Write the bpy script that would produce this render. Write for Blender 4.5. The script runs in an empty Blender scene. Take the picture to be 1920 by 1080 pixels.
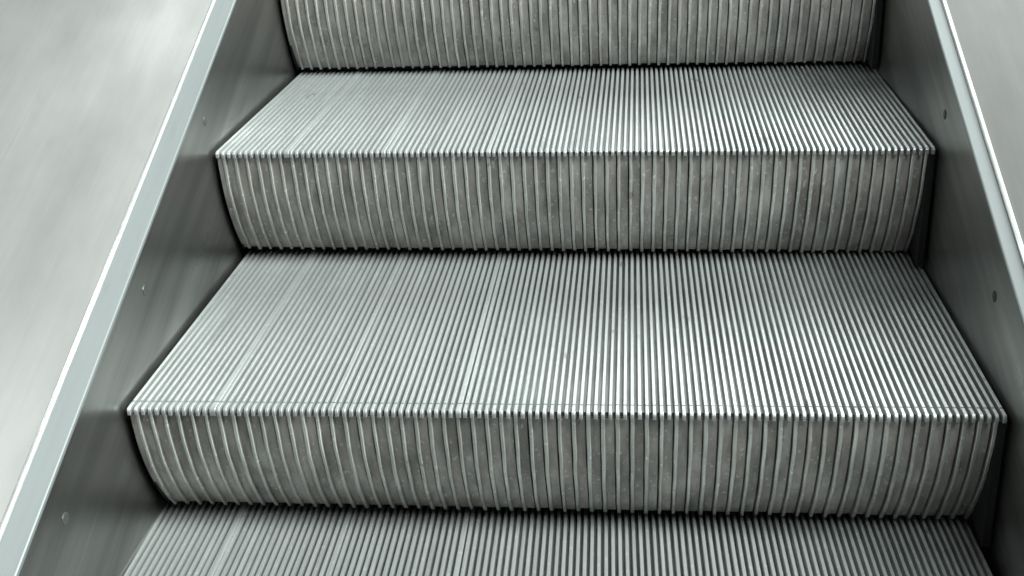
import bpy, math, random
from mathutils import Matrix, Vector
random.seed(7)
C = bpy.context.scene.collection
SC = bpy.context.scene

# ------------------------------------------------------------------ dimensions (metres)
RUN, RISE, UND = 0.41553, 0.18146, 0.06324      # step pitch along / up, undercut of the riser
W = 0.5                                        # half width of a step
NR = 121                                       # tread ribs
PITCH = 2 * W / NR
SLOPE = RISE / RUN

# ------------------------------------------------------------------ helpers
def mesh_obj(name, verts, faces, mats, parent=None, fmat=None, smooth=False):
    me = bpy.data.meshes.new(name)
    me.from_pydata(verts, [], faces)
    for m in mats: me.materials.append(m)
    if fmat: me.polygons.foreach_set('material_index', fmat)
    if smooth: me.polygons.foreach_set('use_smooth', [True] * len(me.polygons))
    me.update()
    o = bpy.data.objects.new(name, me)
    C.objects.link(o)
    if parent: o.parent = parent
    return o

class MB:
    def __init__(s): s.v, s.f, s.m = [], [], []
    def strip(s, rings, mats, closed=False, caps=None):
        """rings of equal length; mats = material index of each band across the ring"""
        n = len(rings[0]); base = len(s.v)
        for r in rings: s.v += r
        span = n if closed else n - 1
        for i in range(len(rings) - 1):
            for j in range(span):
                a = base + i * n + j; b = base + i * n + (j + 1) % n
                s.f.append((a, b, b + n, a + n)); s.m.append(mats[j])
        if caps is not None:
            s.f.append(tuple(base + j for j in range(n))[::-1]); s.m.append(caps)
            k = base + (len(rings) - 1) * n
            s.f.append(tuple(k + j for j in range(n))); s.m.append(caps)
    def build(s, name, mats, parent=None, smooth=False):
        return mesh_obj(name, s.v, s.f, mats, parent, s.m, smooth)

def thing(name, label, cat, loc, group=None):
    o = bpy.data.objects.new(name, None); C.objects.link(o)
    o.location = loc; o['label'] = label; o['category'] = cat
    o.empty_display_size = 0.1
    if group: o['group'] = group
    return o

# ------------------------------------------------------------------ materials
def new_mat(name):
    m = bpy.data.materials.new(name); m.use_nodes = True
    nt = m.node_tree; nt.nodes.clear()
    out = nt.nodes.new('ShaderNodeOutputMaterial'); b = nt.nodes.new('ShaderNodeBsdfPrincipled')
    nt.links.new(b.outputs[0], out.inputs[0])
    return m, nt, b

def N(nt, t, **k):
    n = nt.nodes.new(t)
    for a, v in k.items(): setattr(n, a, v)
    return n

def noise(nt, scale_vec, scale=1.0, detail=4, rough=0.6, rot=(0, 0, 0), rand=True):
    tc = N(nt, 'ShaderNodeTexCoord'); mp = N(nt, 'ShaderNodeMapping')
    if any(rot):                                # turn first, then stretch
        mp.vector_type = 'TEXTURE'; scale_vec = tuple(1 / c for c in scale_vec)
    mp.inputs['Scale'].default_value = scale_vec
    mp.inputs['Rotation'].default_value = rot
    src = tc.outputs['Object']
    if rand:
        oi = N(nt, 'ShaderNodeObjectInfo'); ad = N(nt, 'ShaderNodeVectorMath', operation='ADD')
        cb = N(nt, 'ShaderNodeVectorMath', operation='SCALE'); cb.inputs['Scale'].default_value = 7.3
        nt.links.new(oi.outputs['Random'], cb.inputs[0])
        nt.links.new(src, ad.inputs[0]); nt.links.new(cb.outputs[0], ad.inputs[1]); src = ad.outputs[0]
    nt.links.new(src, mp.inputs['Vector'])
    n = N(nt, 'ShaderNodeTexNoise'); n.inputs['Scale'].default_value = scale
    n.inputs['Detail'].default_value = detail; n.inputs['Roughness'].default_value = rough
    nt.links.new(mp.outputs[0], n.inputs['Vector'])
    return n.outputs['Fac']

def ramp(nt, fac, stops):
    r = N(nt, 'ShaderNodeValToRGB'); e = r.color_ramp.elements
    while len(e) < len(stops): e.new(0.5)
    for i, (p, c) in enumerate(stops):
        e[i].position = p; e[i].color = (c if isinstance(c, tuple) else (c, c, c)) + (1,)
    nt.links.new(fac, r.inputs[0]); return r.outputs['Color']

def mix(nt, a, b, fac, mode='MIX'):
    m = N(nt, 'ShaderNodeMix', data_type='RGBA', blend_type=mode)
    for sock, v in ((m.inputs[0], fac), (m.inputs[6], a), (m.inputs[7], b)):
        if hasattr(v, 'links'): nt.links.new(v, sock)
        else: sock.default_value = v if not isinstance(v, tuple) else v + (1,)
    return m.outputs[2]

def bump(nt, b, fac, strength, dist):
    n = N(nt, 'ShaderNodeBump'); n.inputs['Strength'].default_value = strength; n.inputs['Distance'].default_value = dist
    nt.links.new(fac, n.inputs['Height']); nt.links.new(n.outputs[0], b.inputs['Normal'])

def aluminium(name, base, dark, metallic, rough, speck=0.5, streak=(120, 3, 3), vary=0.62, cloud=(9, 7, 9), wear=0.0):
    base = tuple(c * 0.62 for c in base); dark = tuple(c * 0.55 for c in dark)
    m, nt, b = new_mat(name)
    st = noise(nt, streak, 1.0, 3, 0.6)
    col = ramp(nt, st, [(0.3, tuple(c * vary for c in base)), (0.7, base)])
    cl = noise(nt, cloud, 1.0, 5, 0.65)
    k = ramp(nt, cl, [(0.36, 0.0), (0.66, 1.0)])
    col = mix(nt, dark, col, k)
    sp = noise(nt, (190, 90, 150), 1.0, 2, 0.5)
    k2 = ramp(nt, sp, [(0.62, 0.0), (0.74, speck)])
    col = mix(nt, col, (min(1, base[0] * 1.5), min(1, base[1] * 1.5), min(1, base[2] * 1.5)), k2)
    sp3 = noise(nt, (120, 60, 110), 1.3, 3, 0.6)
    k3 = ramp(nt, sp3, [(0.66, 0.0), (0.76, speck)])
    col = mix(nt, col, tuple(c * 0.3 for c in base), k3)
    if wear:                                    # patches rubbed pale by passing shoes
        wn = noise(nt, (55, 40, 7), 1.0, 5, 0.7)
        col = mix(nt, col, (0.56, 0.58, 0.575), ramp(nt, wn, [(0.52, 0.0), (0.72, wear)]))
    sc = noise(nt, (34, 17, 30), 1.0, 2, 0.4)
    col = mix(nt, col, tuple(c * 0.22 for c in base), ramp(nt, sc, [(0.735, 0.0), (0.78, 0.6)]))
    nt.links.new(col, b.inputs['Base Color'])
    b.inputs['Metallic'].default_value = metallic
    rr = ramp(nt, cl, [(0.3, rough + 0.1), (0.7, rough - 0.05)])
    nt.links.new(rr, b.inputs['Roughness'])
    bump(nt, b, sp, 0.35, 0.0006)
    return m

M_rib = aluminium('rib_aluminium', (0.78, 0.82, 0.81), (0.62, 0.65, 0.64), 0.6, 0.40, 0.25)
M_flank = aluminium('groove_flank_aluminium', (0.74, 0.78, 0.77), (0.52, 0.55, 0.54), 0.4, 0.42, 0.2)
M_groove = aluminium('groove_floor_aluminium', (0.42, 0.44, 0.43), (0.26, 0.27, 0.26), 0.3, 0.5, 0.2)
M_fin = aluminium('fin_aluminium', (1.0, 1.02, 1.0), (0.64, 0.64, 0.61), 0.6, 0.38, 0.45, (60, 60, 8), wear=0.3)
M_riser = aluminium('riser_aluminium', (0.80, 0.755, 0.71), (0.36, 0.338, 0.315), 0.35, 0.5, 0.5, (60, 40, 6), cloud=(26, 14, 11), wear=0.4)

def plain(name, col, rough, metallic=0.0):
    m, nt, b = new_mat(name)
    n = noise(nt, (30, 30, 30), 1.0, 4, 0.6)
    c = ramp(nt, n, [(0.3, tuple(x * 0.7 for x in col)), (0.7, col)])
    nt.links.new(c, b.inputs['Base Color'])
    b.inputs['Roughness'].default_value = rough; b.inputs['Metallic'].default_value = metallic
    return m
M_slot = plain('slot_dirt_and_shade', (0.035, 0.033, 0.03), 0.7)  # dirt in the riser slots, also painted shade between the front teeth
M_black = plain('black_frame_and_shade', (0.004, 0.004, 0.004), 0.9)  # frame black; on the right cheek it stands for shade

A = math.atan(SLOPE)
def brushed(name, c1, c2, rough, aniso=0.0, cloud=(1.6, 5, 5), metallic=1.0, blot=0.5):
    """steel brushed along the incline (object y/z plane rotated by the slope)"""
    m, nt, b = new_mat(name)
    fine = noise(nt, (150, 5, 150), 1.0, 3, 0.65, rot=(A, 0, 0))
    big = noise(nt, cloud, 1.0, 4, 0.55, rot=(A, 0, 0))
    k = ramp(nt, big, [(0.32, 0.0), (0.68, 1.0)])
    col = mix(nt, c2, c1, k)
    f = ramp(nt, fine, [(0.3, 0.93), (0.7, 1.0)])
    col = mix(nt, col, f, 1.0, 'MULTIPLY')
    hair = noise(nt, (420, 2.2, 420), 1.0, 2, 0.5, rot=(A, 0, 0))      # hairline scratches along the travel
    col = mix(nt, col, tuple(min(1, c * 1.5) for c in c1), ramp(nt, hair, [(0.66, 0.0), (0.74, 0.13)]))
    smudge = noise(nt, (40, 14, 40), 1.0, 4, 0.6, rot=(A, 0, 0))
    col = mix(nt, col, tuple(c * 0.6 for c in c2), ramp(nt, smudge, [(0.6, 0.0), (0.75, 0.16)]))
    nt.links.new(col, b.inputs['Base Color'])
    b.inputs['Metallic'].default_value = metallic
    rr = ramp(nt, big, [(0.3, rough + 0.06), (0.7, rough - 0.04)])
    nt.links.new(rr, b.inputs['Roughness'])
    b.inputs['Anisotropic'].default_value = aniso
    bump(nt, b, fine, 0.08, 0.0004)
    return m
M_skirt = brushed('skirt_steel', (0.56, 0.56, 0.54), (0.25, 0.252, 0.242), 0.31, 0.0, (6, 1.1, 15))
M_panel = brushed('balustrade_steel', (0.205, 0.206, 0.199), (0.15, 0.151, 0.146), 0.5, 0.0, (9, 3.2, 9), 0.75)
M_deck = brushed('deck_aluminium', (0.255, 0.277, 0.276), (0.205, 0.225, 0.224), 0.42, 0.0, (8, 1.5, 8), 0.4)
M_bead = plain('edge_highlight', (0.80, 0.81, 0.80), 0.30, 0.6)  # pale enough to paint a highlight along the bend
M_screw = plain('screw_steel', (0.20, 0.205, 0.20), 0.35, 0.8)
M_darkscrew = plain('dark_screw_steel', (0.05, 0.05, 0.05), 0.4, 0.6)
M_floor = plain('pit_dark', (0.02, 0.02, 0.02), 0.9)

# ------------------------------------------------------------------ steps
DEPTH = RUN + UND + 0.03
GD = 0.0100                                    # groove depth
def norm2(a, b):                               # outward (up / front) normal of the path a -> b, path runs back -> front -> down
    dy, dz = b[0] - a[0], b[1] - a[1]; l = math.hypot(dy, dz) or 1
    return (dz / l * 1.0, -dy / l)
def path_normals(path):
    out = []
    for i in range(len(path)):
        a = path[max(i - 1, 0)]; b = path[min(i + 1, len(path) - 1)]
        n = norm2(a, b); out.append(n)
    return out

def tread_path(notch):
    R = 0.005
    p = [(DEPTH, 0.0), (DEPTH * 0.75, 0), (DEPTH * 0.5, 0), (DEPTH * 0.25, 0)]
    if notch: p += [(0.0196, 0), (0.0190, -0.0022), (0.0172, -0.0022), (0.0166, 0)]
    p += [(0.010, 0.0)]
    for k in range(5):
        a = math.pi / 2 * (k / 4)
        p.append((R - R * math.sin(a), -R + R * math.cos(a)))
    p.append((0.0004, -0.0090))
    return p

SEAM = {12: 1, 29: 2, 47: 2}
def tread_mesh(name, parent, notch, seed):
    rnd = random.Random(seed)
    mb = MB(); path = tread_path(notch); flat = tread_path(False)
    for i in range(NR):
        xc = -W + (i + 0.5) * PITCH + rnd.uniform(-0.00012, 0.00012)
        w = PITCH * 0.5 * rnd.uniform(0.95, 1.05)
        dz = rnd.uniform(-0.00025, 0.0001)
        if i in SEAM: w = PITCH * (0.72 if SEAM[i] == 2 else 0.9); xc += PITCH * (0.1 if SEAM[i] == 2 else 0.2); dz = 0.0003
        b = 0.0007
        nn = path_normals(flat if not notch else path)
        if notch:      # keep the notch walls simple: normals stay vertical there
            for q in range(3, 9): nn[q] = (0, 1)
        rings = []
        fr = rnd.uniform(-0.0006, 0.0006)
        for (y, z), (ny, nz) in zip(path, nn):
            y2 = y + (fr if y < 0.01 else 0)
            def P(dx, off): return (xc + dx, y2 + ny * off, z + dz + nz * off)
            rings.append([P(-w * .5 - .0004, -GD - .001), P(-w / 2, -b), P(-w / 2 + b * .35, -b * .3), P(-w / 2 + b, 0), P(w / 2 - b, 0),
                          P(w / 2 - b * .35, -b * .3), P(w / 2, -b), P(w * .5 + .0004, -GD - .001)])
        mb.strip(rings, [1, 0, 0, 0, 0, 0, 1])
        e = len(mb.v)                                        # closed lower and back ends
        n = 8
        mb.f.append(tuple(range(e - n, e))); mb.m.append(1)
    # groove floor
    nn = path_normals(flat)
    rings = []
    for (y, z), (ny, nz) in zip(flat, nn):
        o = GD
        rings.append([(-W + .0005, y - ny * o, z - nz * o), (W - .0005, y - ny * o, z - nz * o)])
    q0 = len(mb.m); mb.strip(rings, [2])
    for q in range(len(mb.m) - 6, len(mb.m)): mb.m[q] = 3  # floor behind the front teeth blackened: shade painted into the gaps
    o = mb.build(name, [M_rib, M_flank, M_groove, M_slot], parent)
    return o

def riser_path(n=14, gap=.007):
    p = []
    for k in range(n + 1):
        t = k / n
        z = -0.0090 - t * (RISE - 0.0090 - gap)
        y = 0.0025 + (UND - 0.0025) * (0.15 * t + 0.85 * t ** 2.2)
        p.append((y, z))
    return p
FD = 0.0042                                   # fin depth
def riser_mesh(name, parent, seed):
    rnd = random.Random(seed + 50)
    mb = MB(); path = riser_path(); nn = path_normals(path)
    base_path = lambda x: riser_path(gap=.0070 - .004 * x + rnd.uniform(-.0008, .0008))
    for i in range(1, NR, 2):
        xc = -W + (i + 0.5) * PITCH + rnd.uniform(-.0002, .0002)
        w = PITCH * 0.52 * rnd.uniform(0.9, 1.1)
        b = 0.0008; rings = []
        wob = rnd.uniform(0, 6.28); path = base_path(xc)
        for q, ((y, z), (ny, nz)) in enumerate(zip(path, nn)):
            dx0 = 0.00025 * math.sin(wob + q * 1.1)
            def P(dx, off): return (xc + dx + dx0, y + ny * off, z + nz * off)
            rings.append([P(-w / 2 - .0003, -FD - .006), P(-w / 2, -b), P(-w / 2 + b, 0), P(w / 2 - b, 0), P(w / 2, -b), P(w / 2 + .0006, -FD - .001)])
        mb.strip(rings, [1, 0, 0, 0, 1])
        e = len(mb.v); mb.f.append(tuple(range(e - 6, e))); mb.m.append(1)
    xs = [-W + .002] + [-W + (i + 0.5) * PITCH for i in range(1, NR, 2)] + [W - .0105]
    for a, c in zip(xs[:-1], xs[1:]):            # face between two fins, with a narrow slot at the foot of the right-hand fin
        s1 = c - PITCH * .30; s0 = s1 - .0011
        if c == xs[-1]: s1 = s0 = c
        rings = []
        tone = rnd.uniform(-.0005, .0005); path = base_path((a + c) / 2)
        for (y, z), (ny, nz) in zip(path, nn):
            def P(x, off): return (x, y + ny * off, z + nz * off)
            rings.append([P(a, -FD + tone), P(s0 - .0003, -FD + tone), P(s0, -FD - .0006 + tone), P(s0 + .0002, -FD - .006), P(s1 + .001, -FD - .006)])
        mb.strip(rings, [1, 1, 2, 2])
    return mb.build(name, [M_fin, M_riser, M_slot], parent)

def side_plate(name, parent, x, th, shade_wedge):
    """dark cheek closing the side of the step, following the riser's curve"""
    prof = [(DEPTH, -GD - .002), (0.010, -GD - .002)]
    prof += [(.004 + (y * .03 if shade_wedge else y + .002), z) for (y, z) in riser_path(10)]
    y, z = prof[-1]
    prof += [(UND + 0.16, -RISE * .8), (DEPTH, -0.09)]
    mb = MB()
    mb.strip([[(x, y, z) for y, z in prof], [(x + th, y, z) for y, z in prof]], [0] * len(prof), closed=True, caps=0)
    return mb.build(name, [M_black], parent)

def frame_mesh(name, parent):
    """dark under-frame behind the riser and below the tread"""
    prof = [(DEPTH - .01, -GD - .004), (0.014, -GD - .004)] + [(y + .010, z + .002) for (y, z) in riser_path(8)]
    y, z = prof[-1]
    prof += [(UND + .018, z), (UND + .018, -RISE + .003), (UND + .035, -RISE + .003), (UND + .035, -RISE - .05), (UND + .06, -RISE - .05), (DEPTH - .01, -0.07)]
    mb = MB()
    mb.strip([[(-W + .006, y, z) for y, z in prof], [(W - .006, y, z) for y, z in prof]], [0] * len(prof), closed=True, caps=0)
    return mb.build(name, [M_black], parent)

ROLL = [0.00162, -0.00339, 0.00183, -0.0008]
YAW = [-0.00461, -0.01018, 0.01488, -0.006]
LAB = ['worn grooved aluminium step with a thin cross seam along its front edge',
       'grooved aluminium escalator step with stained pale riser, directly below the topmost riser',
       'lowest escalator step, only its ribbed tread showing under the dark gap',
       'uppermost escalator step, only its curved ribbed riser showing at the top edge']
for s, k in enumerate((0, 1, -1, 2)):
    t = thing('escalator_step', LAB[s], 'escalator step', (0, k * RUN, k * RISE), 'escalator steps')
    tr = tread_mesh('tread', t, s == 0, 10 + s)
    ri = riser_mesh('riser', t, 20 + s)
    sl = side_plate('side_plate', t, -W + .0005, .004, False)
    sr = side_plate('side_plate', t, W - .0098, .0093, True)  # black wedge added in the undercut, standing for shade on the skirt
    fr = frame_mesh('under_frame', t)
    t.rotation_euler = (0, -ROLL[s], YAW[s])

# ------------------------------------------------------------------ balustrades
Y0, Y1 = -0.95, 2.6
def balustrade(side, h, Lb, angb, ang_p, label):
    o = thing('balustrade', label, 'balustrade', (side * (W + .004), 0, 0), 'escalator balustrades')
    ca, sa = math.cos(math.radians(angb)), math.sin(math.radians(angb))
    def ext(prof, closed=True, n=1, mat=M_skirt, name='skirt_panel', smooth=False, y0=Y0, y1=Y1):
        mb = MB(); rings = []
        for q in range(n + 1):
            y = y0 + (y1 - y0) * q / n
            rings.append([(side * px, y, y * SLOPE + pz) for px, pz in prof])
        if side > 0: rings = [r[::-1] for r in rings]
        mb.strip(rings, [0] * len(prof), closed=closed, caps=0)
        return mb.build(name, [mat], o, smooth)
    ext([(0, h - .001), (0, -.42), (.004, -.42), (.004, h - .001)])
    bx, bz = Lb * ca, h + Lb * sa
    # deck profile: a narrow sloping face between skirt and panel, with a lip over the skirt
    ext([(-.002, h - .004), (-.002, h + .0005), (-.0008, h + .0018), (bx, bz), (bx + .006, bz - .004), (.006, h - .006)], mat=M_deck, name='deck_profile')
    # bead added at the panel's foot, its pale colour carrying the bend's highlight
    r = .0031; cx, cz = bx + .0012, bz + .0022
    ext([(cx + r * math.cos(a), cz + r * math.sin(a)) for a in [2 * math.pi * q / 16 for q in range(16)]], mat=M_bead, name='highlight_bead', smooth=True)
    cp, sp = math.cos(math.radians(ang_p)), math.sin(math.radians(ang_p))
    px, pz = cx + .0005, cz
    H = 0.36
    ext([(px, pz), (px + H * cp, pz + H * sp), (px + H * cp + .006 * sp, pz + H * sp - .006 * cp), (px + .006 * sp, pz - .006 * cp)], mat=M_panel, name='inner_deck')
    return o

bl = balustrade(-1, 0.09557, 0.0325, 68, 28, 'pale brushed steel balustrade with a broad white-edged deck beside the left step ends')
br = balustrade(1, 0.11099, 0.0165, 32, 28, 'mid-grey brushed steel balustrade with a white-edged deck beside the right step ends')
def screw(parent, side, y, dz, mat):
    mb = MB(); n = 12; R = .0068
    rings = []
    for x, rr in ((-.0003, R), (.0006, R), (.001, R * .75)):
        rings.append([(-side * x, y + rr * math.cos(2 * math.pi * q / n), y * SLOPE + dz + rr * math.sin(2 * math.pi * q / n)) for q in range(n)])
    if side < 0: rings = rings
    mb.strip(rings, [0] * n, closed=True, caps=0)
    return mb.build('screw', [mat], parent)
SCL = [(-.169, .036), (.123, .044), (.416, .048)]
SCR = [(-.18, .042), (.111, .045), (.404, .051)]
for y, dz in SCL: screw(bl, -1, y, dz, M_screw)
for y, dz in SCR: screw(br, 1, y, dz, M_darkscrew)

# ------------------------------------------------------------------ pit floor below the steps (seen only as darkness in the gaps)
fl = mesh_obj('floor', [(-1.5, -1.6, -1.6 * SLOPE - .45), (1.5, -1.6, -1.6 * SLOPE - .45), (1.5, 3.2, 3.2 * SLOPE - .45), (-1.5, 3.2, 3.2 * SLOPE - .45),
    (-.49, 2 * RUN + .44, -.2), (.49, 2 * RUN + .44, -.2), (.49, 2 * RUN + .44, 2 * RISE - .03), (-.49, 2 * RUN + .44, 2 * RISE - .03)], [(0, 1, 2, 3), (4, 5, 6, 7)], [M_floor])  # second face: unseen upright panel added to stop lamp light under the steps
fl['kind'] = 'structure'

# ------------------------------------------------------------------ light
w = bpy.data.worlds.new('World'); SC.world = w; w.use_nodes = True
bg = w.node_tree.nodes['Background']
bg.inputs[0].default_value = (0.90, 1.0, 0.97, 1); bg.inputs[1].default_value = 0.05
def lamp(name, loc, target, sx, sy, power, col=(0.935, 1.0, 0.98)):
    l = bpy.data.lights.new(name, 'AREA'); l.shape = 'RECTANGLE'; l.size = sx; l.size_y = sy
    l.energy = power; l.color = col
    o = bpy.data.objects.new(name, l); C.objects.link(o); o.location = loc
    o.rotation_euler = (Vector(target) - Vector(loc)).to_track_quat('-Z', 'Y').to_euler()
    return o
lamp('ceiling_or_fill_lamp', (3.9, -1.1, 4.6), (0, .3, 0), 1.0, 3.0, 1000)
lamp('ceiling_or_fill_lamp', (0.62, 3.7, 3.6), (0, .3, 0), 1.0, 3.2, 190)
lamp('ceiling_or_fill_lamp', (1.0, -1.1, 2.5), (.1, .3, 0), 1.3, 1.0, 88)  # fill added near the camera to lift the risers
lamp('ceiling_or_fill_lamp', (-4.0, 0.3, 3.0), (.4, .3, 0), 0.8, 2.5, 55)  # weak low fill added on the left to lift the right skirt

# ------------------------------------------------------------------ camera
P = [0.0840143, -1.20991, 0.67204, 1.16682, 0.03825, 0.08481, 1.19241]
cam = bpy.data.cameras.new('camera'); co = bpy.data.objects.new('camera', cam); C.objects.link(co)
co.location = P[:3]
R = Matrix.Rotation(P[5], 3, 'Z') @ Matrix.Rotation(P[4], 3, 'Y') @ Matrix.Rotation(P[3], 3, 'X')
co.rotation_euler = R.to_euler()
cam.sensor_width = 36; cam.sensor_fit = 'HORIZONTAL'; cam.lens = 36 * P[6]
cam.clip_start = 0.01; cam.clip_end = 50
SC.camera = co
vs = SC.view_settings
SC.display_settings.display_device = 'sRGB'
vs.view_transform = 'Standard'; vs.look = 'None'; vs.exposure = 0; vs.gamma = 1; vs.use_curve_mapping = False
SC.cycles.max_bounces = 10
